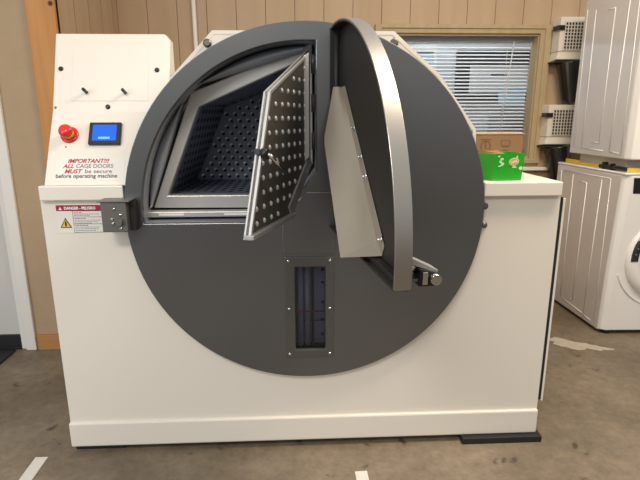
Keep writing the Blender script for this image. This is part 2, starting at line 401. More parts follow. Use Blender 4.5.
# ================================================================== floor marks
def flat(pts, h, m, name, **k):
    MB().prism(pts, 0.0005, h, m, 'Z').build(name, None, **k)
flat([(-1.028, -.03), (-.98, -.03), (-.975, -.32), (-1.022, -.32)], .002, TAPE, 'floor_tape', label='white tape strip on the concrete at the bottom left', cat='tape')
flat([(.202, -.172), (.247, -.17), (.255, -.45), (.205, -.45)], .002, TAPE, 'floor_tape', label='white tape strip on the concrete at the bottom centre, in front of the machine', cat='tape')
pts = []
for i in range(40):
    a = 2*math.pi*i/40; rr = 1+.22*math.sin(3*a+1)+.12*math.sin(7*a)+random.uniform(-.12, .12)
    px, py = .155*math.cos(a)*rr, .055*math.sin(a)*rr
    pts.append((1.60+px*.93+py*.3, .83-px*.45+py))
flat(pts, .0012, PATCH, 'cement_patch', label='pale cement smear on the floor beside the front loading washer', cat='stain')

# ================================================================== the big machine
XL, XR, DP = -.893, .963, .90
CX, CZ, R = .037, .9507, .637
mach = thing('industrial_washer', (.035, .45, .026), 'big white industrial washing machine with a round charcoal front and its loading door open', 'washing machine')

RIN = .577
a_start = math.degrees(math.atan2(.92-CZ, -math.sqrt(RIN**2-(.92-CZ)**2)))
if a_start < 0: a_start += 360
a_end = math.degrees(math.acos((.069-CX)/RIN))
OPEN = arc(CX, CZ, RIN, a_start, a_end, 40) + [(.069, 1.10), (-.043, .957), (-.05, .92)]
HOLEC = arc(CX, CZ, .60, 0, 360-6, 59)
WIN = [(-.012, .428), (.101, .428), (.101, .755), (-.012, .755)]

MB().holed([(XL, .125), (XR, .125), (XR, 1.004), (XR-.33, 1.004), (.60, 1.16), (-.50, 1.16), (-.6, 1.004), (XL, 1.004)], [], 0, .001, WHITE).bm.free()
def upper_arc(): return arc(CX, CZ, .60, math.degrees(math.asin((1.004-CZ)/.60)), -180-math.degrees(math.asin((1.004-CZ)/.60)), 50)
ua = upper_arc()
fr = MB().prism([(XL, .125), (XR, .125), (XR, 1.004)] + [(p[0], p[1]) for p in ua] + [(XL, 1.004)], 0, .012, WHITE)
fr.build('front_panel', mach, .002)
MB().box(XL, XL+.012, .012, DP, .06, 1.004, WHITE).build('side_panel', mach)
MB().box(XR-.012, XR, .012, DP, .06, 1.004, WHITE).build('side_panel', mach)
MB().box(XL+.012, XR-.012, DP-.012, DP, .06, 1.004, WHITE).build('back_panel', mach)
MB().box(XL-.003, XR+.001, -.012, .02, .028, .131, WHITE).box(XL-.003, XL+.04, .02, DP, .028, .131, WHITE).box(XR-.04, XR+.001, .02, DP, .028, .131, WHITE).build('base_skirt', mach, .006)
# right access panel; a black strip paints in the shaded gap beside it
MB().box(XR, XR+.0125, .004, .75, .17, .995, BLACK).build('gap_shade', mach, label='shaded gap painted as a black strip down the right hand side')
MB().box(XR+.0125, XR+.021, .002, .75, .165, .992, WHITE).build('access_panel', mach, .002)
# top covers
LZ0, LZ1 = 1.004, 1.055
MB().prism([(XL+.008, -.02), (-.600, -.02), (-.600, DP), (XL+.008, DP)], LZ0, LZ1, WHITE, 'Z').build('top_cover', mach, .004)
MB().prism([(.671, -.02), (XR-.007, -.02), (XR-.007, DP), (.652, DP), (.652, .03), (.671, .03)], LZ0, LZ1, WHITE, 'Z').build('top_cover', mach, .004)
for xx, yy in ((-.795, -.008), (-.667, -.008)):
    MB().dome((xx, yy+.01, LZ1), (0, 0, 1), .007, .004, BLACKG, 10).build('screw', mach)
# drum housing, an angular white hood behind the disk
HOUS = [(-.424, 1.408), (-.272, 1.562), (.334, 1.562), (.50, 1.42), (.636, 1.24), (.650, 1.0)]
hin = [(-.412, 1.402), (-.266, 1.55), (.328, 1.55), (.49, 1.415), (.624, 1.235), (.638, 1.0)]
hb = MB()
for i in range(len(HOUS)-1):
    a, b, c, d = HOUS[i], HOUS[i+1], hin[i+1], hin[i]
    hb.prism([a, b, c, d], .015, DP, WHITE)
hb.prism([HOUS[0], hin[0], (-.585, 1.20), (-.60, 1.20)], .255, DP, WHITE).box(-.60, -.588, .255, DP, 1.05, 1.20, WHITE)
hb.prism(hin[:5]+[(.63, 1.06), (-.58, 1.06), (-.58, 1.21)], DP-.02, DP-.005, WHITE)
hb.prism(hin[:5] + [p for p in arc(CX, CZ, .605, 26, 131, 30)], .016, .028, WHITE)
hb.build('drum_housing', mach)
for xx, zz in ((-.290, 1.522), (.335, 1.526)):
    MB().lathe((xx, .015, zz), (0, -1, 0), [(.014, 0), (.014, .004), (.009, .004), (.009, .01)], STEELD, 12).build('bolt', mach)
for xx, zz in ((.683, .967), (.685, .897)):
    MB().lathe((xx, 0, zz), (0, -1, 0), [(.012, 0), (.012, .003), (.007, .004), (.005, .009)], STEELD, 12).build('bolt', mach)

# ---- disk
disk = MB().holed(arc(CX, CZ, R, 0, 360-3, 119), [OPEN, WIN], -.022, .0, DISK)
drum = disk.build('drum_front', mach, .003)
# recess walls behind the opening
YF = .115
rec = MB()
rec.loft([[(p[0], y, p[1]) for p in OPEN] for y in (-.002, YF)], SHELL, cap=False)
recess = rec.build('door_recess', drum, label='bare steel recess between the front ring and the cage')
# cage mouth
MOUTH = [(-.476, 1.010), (-.342, 1.319), (-.144, 1.424), (.028, 1.490), (.028, 1.13), (-.155, .992), (-.188, .992)]
MOUTH = [(-.474, 1.004), (-.341, 1.319), (.030, 1.478), (.030, 1.14), (-.170, 1.004)]
OUTF = [(-.528, .958), (-.368, 1.368), (.060, 1.533), (.060, 1.115), (-.150, .955)]
GAPO = [(-.534, .945), (-.378, 1.382), (.066, 1.545), (.066, 1.105), (-.145, .945)]
def shift(poly, k, c=(-.2, 1.2)): return [(c[0]+(p[0]-c[0])*k, c[1]+(p[1]-c[1])*k) for p in poly]
# drum shell plates around the cage mouth: left plate and bulging top cylinder
shell = MB()
def strip(a0, a1, inner_pts, m, bulge, y_arc, y_in, n=16):
    loops = []
    for i in range(n+1):
        t = i/n; aa = math.radians(a0+(a1-a0)*t)
        o = Vector((CX+(RIN-.003)*math.cos(aa), y_arc, CZ+(RIN-.003)*math.sin(aa)))
        q = Vector((inner_pts[0][0]*(1-t)+inner_pts[1][0]*t, y_in, inner_pts[0][1]*(1-t)+inner_pts[1][1]*t))
        row = []
        for j in range(9):
            s_ = j/8; p = o.lerp(q, s_); p.y -= bulge*math.sin(math.pi*s_); row.append(p)
        row.append(Vector((q.x, YF, q.z))); loops.append(row)
    shell.loft(loops, m, closed=False, cap=False, smooth=True)
strip(179, 136, [(-.533, .962), (-.390, 1.350)], SHELL, .006, .070, .052)
strip(132, 90, [(-.352, 1.388), (.025, 1.500)], SHELL, .030, .085, .060)
shell.holed(OPEN, [MOUTH], YF+.012, YF+.016, DARK)  # dark sheet added behind the gaps, its colour standing in for their shade
shell.build('drum_shell', mach, label='curved grey steel drum plates behind the ring')
cage = MB()
cage.holed(OUTF, [MOUTH], YF-.035, YF+.01, STEEL)
cagef = cage.build('cage_frame', mach, .004, label='bright brushed steel frame around the cage mouth')
# cage walls and back with punched holes
cw = MB(); YC = .52
BK = [(-.446, 1.012), (-.309, 1.326), (.0, 1.44), (.0, 1.14), (-.170, 1.012)]
cw.loft([[(p[0], YF+.01, p[1]) for p in MOUTH], [(p[0], YC, p[1]) for p in BK]], CAGE, cap=False)
cw.prism(BK, YC, YC+.01, CAGE)
def patch(a, b, c, d, nu, nv, r, m, h, off, stag=True):
    a, b, c, d = map(Vector, (a, b, c, d)); n = (b-a).cross(d-a).normalized()
    if n.dot(Vector((-.2, .3, 1.2))-a) < 0: n = -n
    for j in range(nv):
        for i in range(nu):
            u = (i+.5+(.25 if (stag and j % 2) else -.25 if stag else 0))/nu; v = (j+.5)/nv
            p = a.lerp(b, u).lerp(d.lerp(c, u), v)
            if h: cw.dome(p, n, r, h, m, 6)
            else: cw.lathe(p+n*off, n, [(r, 0), (r, .0004)], m, 8, False)
def P3(p, y): return (p[0], y, p[1])
patch(P3(MOUTH[0], .14), P3(BK[0], .50), P3(BK[1], .50), P3(MOUTH[1], .14), 8, 10, .010, HOLE, 0, .0008)
patch(P3(MOUTH[0], .15), P3(BK[0], .48), P3(BK[4], .48), P3(MOUTH[4], .15), 7, 9, .010, HOLE, 0, .0008)
patch(P3(MOUTH[1], .14), P3(BK[1], .50), P3(BK[2], .50), P3(MOUTH[2], .14), 8, 9, .010, HOLE, 0, .0008)
def inside(p, poly):
    r = False
    for i in range(len(poly)):
        a, b = poly[i], poly[i-1]
        if (a[1] > p[1]) != (b[1] > p[1]) and p[0] < (b[0]-a[0])*(p[1]-a[1])/(b[1]-a[1])+a[0]: r = not r
    return r
inner = shift(BK, .93, (-.2, 1.2))
k = 0; z = 1.03
while z < 1.43:
    x = -.46 + (k % 2)*.019
    while x < .0:
        if inside((x, z), inner):
            # half-raised louvre: lip painted near-white for its glint, over a dark slot
            cw.dome((x, YC, z), (0, -1, 0), .0085, .007, PUNCH, 6)
            cw.lathe((x+.006, YC-.003, z-.006), (0, -1, 0), [(.007, 0), (.006, .006)], HOLE, 6, False)
        x += .038
    z += .027; k += 1
cw.build('cage_liner', mach, label='dark bluish steel cage liner punched all over with small holes')
# sill: hinge bar with slots, below the cage mouth
sb = MB().box(-.545, -.075, YF-.075, YF-.03, .930, .951, STEEL).build('hinge_bar', mach, .004, label='steel bar under the cage mouth')
for xx in (-.455, -.22):
    MB().box(xx-.045, xx+.045, YF-.077, YF-.074, .937, .944, TWHITE).build('slot', sb)

# ---- cage door, swung out about 70 degrees
hx, hy, th = .052, .062, math.radians(70)
dd = Vector((-math.cos(th), -math.sin(th), 0)); dn = Vector((-math.sin(th), math.cos(th), 0))  # dn: towards the inner (left) face
def CD(r, z, s=0.0): return tuple(Vector((hx, hy, 0))+dd*r+dn*s+Vector((0, 0, z)))
cd_root = thing('x', (0, 0, 0), None, None); bpy.data.objects.remove(cd_root)
PT = [(.012, 1.12), (.012, 1.505), (.388, 1.352), (.552, .962), (.222, .965)]
body = MB()
body.loft([[CD(p[0], p[1], s) for p in PT] for s in (-.004, .004)], CAGED)
rows = 12
for j in range(rows):
    z = .995+j*.0405
    for i in range(9):
        r = .075+i*.052+(.0 if j % 2 else .0)
        if inside((r, z), shift(PT, .87, (.27, 1.2))):
            p = Vector(CD(r, z, -.004))
            body.dome(p, -dn, .0085, .005, PUNCH, 8)
            body.lathe(Vector(CD(r-.011, z+.003, -.004)), -dn, [(.006, 0), (.005, .0006)], HOLE, 8, False)
cdoor = body.build('cage_door', mach, label='perforated steel cage door swung outwards')
def edge_strip(a, b, w, t0, t1, m, name, label=None, parent=None):
    a, b = Vector((a[0], 0, a[1])), Vector((b[0], 0, b[1])); d = (b-a).normalized(); n = Vector((-d.z, 0, d.x))
    if n.dot(Vector((.25, 0, 1.2))-a) < 0: n = -n
    q = [a, b, b+n*w, a+n*w]
    MB().loft([[CD(v.x, v.z, s) for v in q] for s in (t0, t1)], m).build(name, parent, .0015, label=label)
edge_strip(PT[3], PT[2], .010, -.012, .010, STEEL, 'frame_bar', 'bright steel edge bar', cdoor)
edge_strip(PT[2], PT[1], .010, -.010, .010, STEEL, 'frame_bar', 'bright steel edge bar', cdoor)
edge_strip(PT[4], PT[3], .012, -.022, .008, STEEL, 'frame_bar', 'bright steel edge bar', cdoor)
edge_strip(PT[0], PT[4], .045, -.010, .012, STEEL, 'frame_bar', 'bright steel edge bar', cdoor)
MB().prism([(.027, 1.130), (.047, 1.150), (.047, 1.490), (.027, 1.480)], -.014, .012, STEEL).build('hinge_bar', cdoor, .003, label='bright steel bar along the hinges')
for zz in (1.17, 1.30, 1.43):
    MB().cyl((.061, .045, zz), (.061, .045, zz+.06), .007, STEELD, 10).build('hinge', cdoor)
# cage door latch
la = MB().box(0, .0001, 0, .0001, 0, .0001, STEELD); la.bm.free()
lt = MB()
c0 = Vector(CD(.46, 1.185, -.014))
lt.lathe(c0, -dn, [(.016, 0), (.016, .014), (.010, .018)], BLACKG, 12)
hnd = lt.build('latch', cdoor, label='black latch with a chrome lever')
MB().tube([c0-dn*.014, c0-dn*.03+Vector((0, 0, -.02))-dd*.02, c0-dn*.03+Vector((0, 0, -.06))-dd*.09], .006, CHROME, 8).build('lever', hnd)
lt2 = MB(); p0 = Vector(CD(.452, 1.19, .0)); lt2.lathe(p0, dd, [(.009, 0), (.009, .014)], BLACKG, 10)
lt2.build('keeper', cdoor)

# ---- plate on the disk and the viewing window
PL = [(-.053, .806), (.135, .806), (.135, 1.027), (.036, 1.027), (-.043, .957), (-.053, .94)]
MB().prism(PL, -.0275, -.022, DISK).build('cover_plate', drum, .002)
vw = MB().holed([(-.047, .398), (.131, .398), (.131, .792), (-.047, .792)], [WIN], -.028, -.022, DISK2).build('sight_window', drum, .002, label='tall riveted sight window with grey frame')
MB().prism(WIN, -.012, -.009, VGLASS).build('pane', vw)
for xx in (-.034, .117):
    for zz in (.412, .594, .778):
        MB().dome((xx, -.028, zz), (0, -1, 0), .006, .004, CHROME, 10).build('screw', vw)
inn = MB().prism([(-.03, .41), (.12, .41), (.12, .77), (-.03, .77)], .052, .062, TUBE)
inn.box(-.03, -.02, .0, .065, .41, .77, DARK).box(.11, .12, .0, .065, .41, .77, DARK).box(-.03, .12, 0, .065, .76, .77, DARK).box(-.03, .12, 0, .065, .41, .42, DARK)
inb = inn.build('sight_chamber', vw)
MB().cyl((.008, .032, .42), (.008, .032, .76), .013, TUBE, 14).build('tube', inb)
MB().cyl((.035, .036, .42), (.035, .036, .76), .012, TUBE, 14).build('tube', inb)
MB().cyl((.055, .03, .42), (.055, .03, .76), .004, BLACKG, 10).build('rod', inb)
MB().box(-.012, .101, -.0085, -.006, .572, .577, REDLINE).build('level_line', vw, label='thin red level line across the glass')
MB().box(.005, .101, .03, .034, .52, .523, STEELD).build('crossbar', inb)
for zz in (.47, .53, .60, .68, .73):
    MB().dome((.092, .02, zz), (-.3, -1, 0), .007, .005, BLACKG, 8).build('bolt', inb)

# ---- latch box at the left edge of the ring
lb = MB().box(-.657, -.572, -.085, -.002, .905, 1.008, STEELD).build('latch_box', mach, .003, label='dark grey steel latch box at the left edge of the ring')
MB().box(-.665, -.560, -.09, -.0, 1.008, 1.013, STEELD).build('cap', lb, .001)
MB().box(-.572, -.553, -.06, -.024, .905, 1.005, BLACK).build('slot', lb)
for xx, zz in ((-.612, .985), (-.593, .965), (-.622, .95), (-.60, .94), (-.62, .935), (-.595, .918)):
    MB().dome((xx, -.085, zz), (0, -1, 0), .006, .005, CHROME, 8).build('bolt', lb)
MB().cyl((-.598, -.098, .94), (-.598, -.085, .94), .012, STEELD, 10).build('striker', lb)

# ---- loading door: quarter of the circle, hinged at the right, swung 95 degrees
HXD, HYD, DEG, RD, TD = .1147, -.03, 8.1, .620, .042
e = Vector((math.sin(math.radians(DEG)), -math.cos(math.radians(DEG)), 0)); nn = Vector((math.cos(math.radians(DEG)), math.sin(math.radians(DEG)), 0))
def D(u, z, s): return tuple(Vector((HXD, HYD, 0))+e*u+nn*s+Vector((0, 0, z)))
U0, ZB = HXD-CX, .902
thb = math.degrees(math.asin((ZB-CZ)/RD)); tht = math.degrees(math.acos(-U0/RD))
ARC = arc(U0, CZ, RD, thb, tht, 110)
ARCI = arc(U0, CZ, RD-.006, thb, tht, 110)
OUT = [(0, ZB)] + arc(U0, CZ, RD-.004, thb, tht, 110)
ldoor = MB().loft([[D(p[0], p[1], s) for p in OUT] for s in (TD-.006, TD-.0005)], DARK).build('loading_door', mach, label='quarter round charcoal loading door swung wide open')
rim = MB()
rim.loft([[D(*ARC[i], 0), D(*ARC[i], TD), D(*ARCI[i], TD), D(*ARCI[i], 0)] for i in range(len(ARC))], RIM, smooth=False)
rim.build('rim', ldoor, .0015, label='shiny bare metal rim band')
RL = [arc(U0, CZ, r_, thb+.7, tht-.3, 44) for r_ in (RD-.0065, RD-.009)]
MB().loft([[D(*RL[0][i], .002), D(*RL[0][i], TD-.007), D(*RL[1][i], TD-.007), D(*RL[1][i], .002)] for i in range(45)], BLACK).build('rim_inner_shade', ldoor)  # black strip added inside the rim, underside shade put into its colour
MB().loft([[D(u, ZB, 0), D(u, ZB, TD), D(u, ZB+.006, TD), D(u, ZB+.006, 0)] for u in (.0, ARC[0][0])], DARK).build('bottom_flange', ldoor, .001)
MB().loft([[D(u, ZB+.006, .012), D(u, ZB+.006, TD-.01), D(u, ZB+.022, TD-.01), D(u, ZB+.022, .012)] for u in (.05, ARC[0][0]-.02)], BLACK).build('gasket', ldoor, .002)
MB().loft([[D(0, z, 0), D(0, z, TD), D(.006, z, TD), D(.006, z, 0)] for z in (1.06, ARC[-1][1])], BLACK).build('hinge_flange', ldoor, .001)
MB().cyl((HXD+.022, HYD+.0, 1.20), (HXD+.022, HYD+.0, 1.54), .010, BLACK, 12).build('hinge', ldoor)
# baffle plate bolted inside the door: flange, bend, slanted sheet
BF = dict(flt=(.075, 1.380, .034), flb=(.52, .962, .034), bt=(.035, 1.378, .032), bb=(.455, .960, .033), tl=(.03, 1.379, .006), ml=(.12, 1.212, -.044), bl=(.47, .923, -.069), br=(.50, .930, .034))
P = {k_: D(*v) for k_, v in BF.items()}
bf = MB()
def thick(poly, m, t=.003):
    q = [Vector(v) for v in poly]; off = e*(-t)
    bf.loft([q, [v+off for v in q]], m)
rows = [[], []]
for k in range(17):
    t = k/16; b0 = Vector(P['bt']).lerp(Vector(P['bb']), t)
    l0 = Vector(P['tl']).lerp(Vector(P['ml']), t/.4) if t <= .4 else Vector(P['ml']).lerp(Vector(P['bl']), (t-.4)/.6)
    row = [b0.lerp(l0, q/6)+e*(.010*min(1, (1-t)*4)*math.sin(math.pi*q/6)) for q in range(7)]
    rows[0].append(row); rows[1].append([v-e*.003 for v in row])
for rr_ in rows: bf.loft(rr_, BEIGE, closed=False, cap=False, smooth=True)
bf.loft([[a_[-1], b_[-1]] for a_, b_ in zip(*rows)], BEIGE, closed=False, cap=False)
bf.loft([list(z_) for z_ in zip(rows[0][-1], rows[1][-1])], BEIGE, closed=False, cap=False)
bf.loft([list(z_) for z_ in zip(rows[0][0], rows[1][0])], BEIGE, closed=False, cap=False)
thick([P['flt'], P['flb'], P['bb'], P['bt']], BEIGE)
thick([P['bb'], P['flb'], P['br'], P['bl']], BEIGE)
baf = bf.build('baffle_plate', ldoor, label='bent beige sheet steel baffle bolted inside the door')
for t in (.31, .50, .62, .97):
    c = Vector(P['flt']).lerp(Vector(P['flb']), t); c = c.lerp(Vector(P['bt']).lerp(Vector(P['bb']), t), .15)
    MB().lathe(c, -nn, [(.008, 0), (.008, .004), (.004, .004), (.004, .012)], CHROME, 10).build('bolt', baf)
# door latch, chrome, on the outer face near the tip
def LK(u, z, s): return D(u, z, TD+s)
def lkbox(mb_, u0, u1, z0, z1, s0, s1, m, z0b=None, z1b=None):
    z0b = z0 if z0b is None else z0b; z1b = z1 if z1b is None else z1b
    return mb_.loft([[LK(u0, z0, s0), LK(u1, z0, s0), LK(u1, z1, s0), LK(u0, z1, s0)], [LK(u0, z0b, s1), LK(u1, z0b, s1), LK(u1, z1b, s1), LK(u0, z1b, s1)]], m)
lk = lkbox(MB(), .57, .66, .885, .975, 0, .005, STEELD)
lkbox(lk, .60, .645, .953, .972, .0, .085, STEEL, .922, .930)
lkbox(lk, .60, .645, .898, .910, .0, .04, STEELD, .905, .912)
lkb = lk.build('door_latch', ldoor, .001, label='chrome latch on the outer face of the door')
MB().cyl(LK(.63, .945, .004), LK(.63, .930, .04), .011, CHROME, 12).build('bolt', lkb)
lkbox(MB(), .61, .652, .893, .938, .036, .085, BLACKG, .893, .925).build('catch', lkb, .003)
kc = lkbox(MB(), .652, .658, .900, .930, .042, .055, CHROME); kc.build('roller', lkb, .001, label='bright chrome roller')
MB().cyl(LK(.64, .912, .074), LK(.665, .912, .074), .013, CHROME, 14).build('pin', lkb)
# ---- control panel (lower and upper slanted faces)
A0, A1, A2 = Vector((0, -.017, 1.055)), Vector((0, .113, 1.303)), Vector((0, .213, 1.579))
PX0, PX1 = -.865, -.455
tL, tU = (A1-A0).normalized(), (A2-A1).normalized()
nL = Vector((1, 0, 0)).cross(tL); nU = Vector((1, 0, 0)).cross(tU)   # outward (towards the viewer)
if nL.y > 0: nL = -nL
if nU.y > 0: nU = -nU
def LP(x, s, o=0.0): return Vector((x, 0, 0))+A0+tL*s+nL*o
def UP(x, s, o=0.0): return Vector((x, 0, 0))+A1+tU*s+nU*o
cpb = MB()
CPY = .25
low = [(PX0, 0), (-.562, 0), (-.535, .10), (-.510, .19), (-.478, .28)]
upp = [(PX0, 0), (-.478, 0), (PX1, .06), (PX1, (A2-A1).length-.026), (PX1-.02, (A2-A1).length), (PX0, (A2-A1).length)]
lowp = [tuple(LP(x, s_)) for x, s_ in low] + [tuple(LP(PX0, .28))]
uppp = [tuple(UP(x, s_)) for x, s_ in upp]
def backp(p): return (p[0], CPY, p[2])
outl = lowp[:5] + uppp[2:]
vf = [cpb.bm.verts.new(q) for q in outl]; vb_ = [cpb.bm.verts.new(backp(q)) for q in outl]
crease = cpb.bm.verts.new(lowp[5]); creaseb = cpb.bm.verts.new(backp(lowp[5]))
fs_ = [cpb.bm.faces.new(vf[:5]+[crease]), cpb.bm.faces.new([crease]+vf[4:]), cpb.bm.faces.new((vb_[:5]+[creaseb])[::-1]), cpb.bm.faces.new(([creaseb]+vb_[4:])[::-1])]
ring_f = vf+[crease]; ring_b = vb_+[creaseb]
for i in range(len(ring_f)):
    j = (i+1) % len(ring_f); fs_.append(cpb.bm.faces.new((ring_f[i], ring_f[j], ring_b[j], ring_b[i])))
cpb._faces(fs_, WHITE)
pan = cpb.build('control_panel', mach, .004)
def ldisc(f, x, s, prof_, m, name, n=16, parent=pan, label=None):
    nv = nL if f is LP else nU
    return MB().lathe(f(x, s), nv, prof_, m, n).build(name, parent, label=label)
for x, s in ((-.841, .16), (-.50, .156), (-.671, .018)):
    ldisc(UP, x, s, [(.0085, 0), (.0085, .003), (.004, .005)], BLACKG, 'screw', 12)
ldisc(UP, -.855, .016, [(.005, 0), (.004, .002)], STEELD, 'screw', 8)
ldisc(LP, -.805, .145, [(.003, 0), (.002, .002)], STEELD, 'screw', 8)
for x, s in ((-.748, .072), (-.611, .070)):
    o_ = MB().lathe(UP(x, s), nU, [(.006, 0), (.006, .03), (.0045, .033)], BLACKG, 12); o_.build('knob_stud', pan, label='short black stud sticking out of the upper face')
# slightly raised service cover on the upper face
cv = MB(); cv.loft([[tuple(UP(x, s, o)) for x, s in ((-.80, .04), (-.53, .04), (-.53, .22), (-.80, .22))] for o in (0, .0012)], WHITE); cv.build('service_cover', pan, .001)
# emergency stop
es = ldisc(LP, -.796, .190, [(.031, 0), (.031, .004), (.024, .006)], RED, 'emergency_stop', 24, label='red mushroom stop button on a red and yellow collar')
ldisc(LP, -.796, .190, [(.019, .005), (.017, .022)], YEL, 'collar', 20, es, 'yellow collar')
ldisc(LP, -.796, .190, [(.013, .022), (.022, .028), (.023, .038), (.019, .045), (.008, .048)], RED, 'button_cap', 24, es)
# touch screen
def lpl(x0, x1, s0, s1, o0, o1, m, mb_=None):
    mb_ = mb_ or MB(); return mb_.loft([[tuple(LP(x, s, o)) for x, s in ((x0, s0), (x1, s0), (x1, s1), (x0, s1))] for o in (o0, o1)], m)
ts = lpl(-.727, -.616, .149, .234, 0, .012, BLACKG).build('touch_screen', pan, .004, label='small touch screen in a black bezel')
lpl(-.713, -.631, .163, .223, .0115, .0126, BLUESCR).build('display', ts, label='lit bright blue display')
lpl(-.692, -.652, .169, .177, .0126, .0131, BLUEBTN).build('screen_button', ts)
# notice: red and black lettering
st = lpl(-.832, -.598, .018, .104, 0, .0006, PAPER).build('notice_sticker', pan, label='white notice sticker with red and black lettering')
tx = MB()
def tline(txt, x, s, size, m, width, bold=0, shear=0): add_text(tx, txt, size, m, lambda a, b: tuple(LP(x+a, s+b, .0014)), bold, shear, width=width)
tline('IMPORTANT!!!', -.792, .0845, .021, TRED, .140, .0005, .25)
tline('ALL', -.808, .0655, .020, TRED, .038, .0005, .25)
tline('CAGE DOORS', -.763, .0655, .020, TGREY, .127, .0003)
tline('MUST', -.800, .0465, .020, TRED, .060, .0005, .25)
tline('be secure', -.731, .0465, .020, TGREY, .092, .0003)
tline('before operating machine', -.828, .029, .021, TBLK, .208, .0002)
tx.build('lettering', st)
# danger label on the front panel
dl = MB().box(-.842, -.685, -.0012, 0, .886, .986, PAPER).build('danger_label', mach, label='danger label with maroon banner and yellow warning triangle')
MB().box(-.842, -.685, -.0018, -.0012, .965, .986, MAROON).build('banner', dl, label='maroon banner')
tx = MB()
add_text(tx, 'DANGER - PELIGRO', .0135, TWHITE, lambda a, b: (-.814+a, -.0024, .9705+b), .0006, width=.108)
tx.prism([(-.833, .969), (-.822, .969), (-.8275, .980)], -.0024, -.0019, TWHITE)
tx.build('lettering', dl)
MB().prism([(-.834, .905), (-.794, .905), (-.814, .941)], -.0020, -.0012, TBLK).prism([(-.829, .908), (-.799, .908), (-.814, .935)], -.0026, -.0020, YEL).prism([(-.8165, .910), (-.8115, .910), (-.8105, .918), (-.811, .926), (-.8135, .930), (-.817, .925), (-.8175, .918)], -.0030, -.0026, TBLK).build('warning_triangle', dl, label='yellow warning triangle')
bx = MB()
for zz in (.965, .9435, .9185, .8885): bx.box(-.787, -.685, -.0018, -.0012, zz-.0008, zz+.0004, TBLK)
bx.box(-.7875, -.7865, -.0018, -.0012, .888, .965, TBLK)
for zz, w_, m_ in ((.959, .03, TRED), (.954, .085, TGREY), (.949, .055, TGREY), (.938, .04, TBLK), (.932, .09, TGREY), (.926, .08, TGREY), (.921, .06, TGREY), (.913, .045, TBLK), (.907, .085, TGREY), (.901, .08, TGREY), (.895, .07, TGREY)):
    x = -.783
    while x < -.783+w_:
        ww = random.uniform(.004, .011); bx.box(x, min(x+ww, -.783+w_), -.0017, -.0012, zz-.0012, zz+.0008, m_); x += ww+.002
bx.build('small_print', dl)

# rubber pads the machine stands on
MB().box(.652, .978, -.035, .40, 0, .027, BLACK).build('rubber_pad', None, .003, label='black rubber pad jutting out under the right front corner of the machine', cat='pad')
MB().box(-.89, -.70, .012, .40, 0, .027, BLACK).build('rubber_pad', None, .003, label='black rubber pad under the left front corner of the machine', cat='pad')

# ================================================================== boxes on the machine
gb = thing('green_carton', (.76, .06, LZ1), 'bright green open-topped carton on the right end of the machine top', 'box')
gp = [(.712, .022), (.822, .030), (.812, .145), (.664, .112)]
H0, H1 = LZ1+.0005, LZ1+.098
gw = MB(); top = [(.710, .020), (.828, .030), (.816, .149), (.658, .114)]
def lerp2(a, b, t): return (a[0]+(b[0]-a[0])*t, a[1]+(b[1]-a[1])*t)
ce = (.757, .077)
gin0 = [lerp2(p, ce, .04) for p in gp]; gin1 = [lerp2(p, ce, .04) for p in top]
gw.loft([[(p[0], p[1], H0) for p in gp], [(p[0], p[1], H1) for p in top], [(p[0], p[1], H1) for p in gin1], [(p[0], p[1], H0+.003) for p in gin0]], GREEN)
gbody = gw.build('carton_body', gb)
MB().loft([[(p[0], p[1], H0+.004) for p in [lerp2(p, ce, .05) for p in gp]], [(p[0], p[1], H0+.080) for p in [lerp2(q, ce, .06) for q in top]]], CARDI).build('contents', gb, label='brown cardboard showing inside the open top')
MB().loft([[(top[3][0]+.006, top[3][1]-.004, H1-.012), (top[2][0]-.006, top[2][1]-.004, H1-.012), (top[2][0]-.006, top[2][1]-.001, H1-.012), (top[3][0]+.006, top[3][1]-.001, H1-.012)],
           [(top[3][0]+.012, top[3][1]-.012, H1+.012), (top[2][0]-.05, top[2][1]-.014, H1+.006), (top[2][0]-.05, top[2][1]-.011, H1+.006), (top[3][0]+.012, top[3][1]-.009, H1+.012)]], CARDI).build('flap', gb)
fA, fB = Vector((gp[0][0], gp[0][1], H0)), Vector((gp[1][0], gp[1][1], H0)); fT = Vector((top[0][0], top[0][1], H1)); fT2 = Vector((top[1][0], top[1][1], H1))
fn_ = (fB-fA).cross(fT-fA).normalized()
if fn_.y > 0: fn_ = -fn_
def GF(u, v, o=.0008): return tuple((fA.lerp(fB, u)).lerp(fT.lerp(fT2, u), v)+fn_*o)
def ell(mb_, cu, cv_, ru, rv, rot, m, o, n=20):
    q = []
    for i in range(n):
        a = 2*math.pi*i/n; x_, y_ = ru*math.cos(a), rv*math.sin(a)
        q.append((cu+x_*math.cos(rot)-y_*math.sin(rot), cv_+x_*math.sin(rot)+y_*math.cos(rot)))
    mb_.loft([[GF(*p, o) for p in q], [GF(*p, o+.0004) for p in q]], m)
em = MB()
ell(em, .67, .70, .17, .15, .35, LGREEN, .0004); ell(em, .67, .70, .145, .115, .35, ORANGE, .0009)
for k in range(4): ell(em, .595+.05*k, .672+.018*k, .017, .055, .1, PAPER, .0014, 10)
ell(em, .70, .50, .08, .035, 0, LGREEN, .0004); ell(em, .76, .87, .03, .05, 0, LGREEN, .0004)
ell(em, .92, .46, .06, .07, 0, LGREEN, .0004)
em.build('emblem', gbody, label='orange oval emblem with pale green flecks')
em = MB()
for cu, cv_, ru, rv in ((.27, .80, .06, .05), (.23, .70, .045, .06), (.30, .63, .06, .05), (.25, .56, .1, .03), (.17, .90, .04, .03)): ell(em, cu, cv_, ru, rv, .4, LGREEN, .0004, 10)
em.build('leaf_mark', gbody, label='pale green leaf mark')

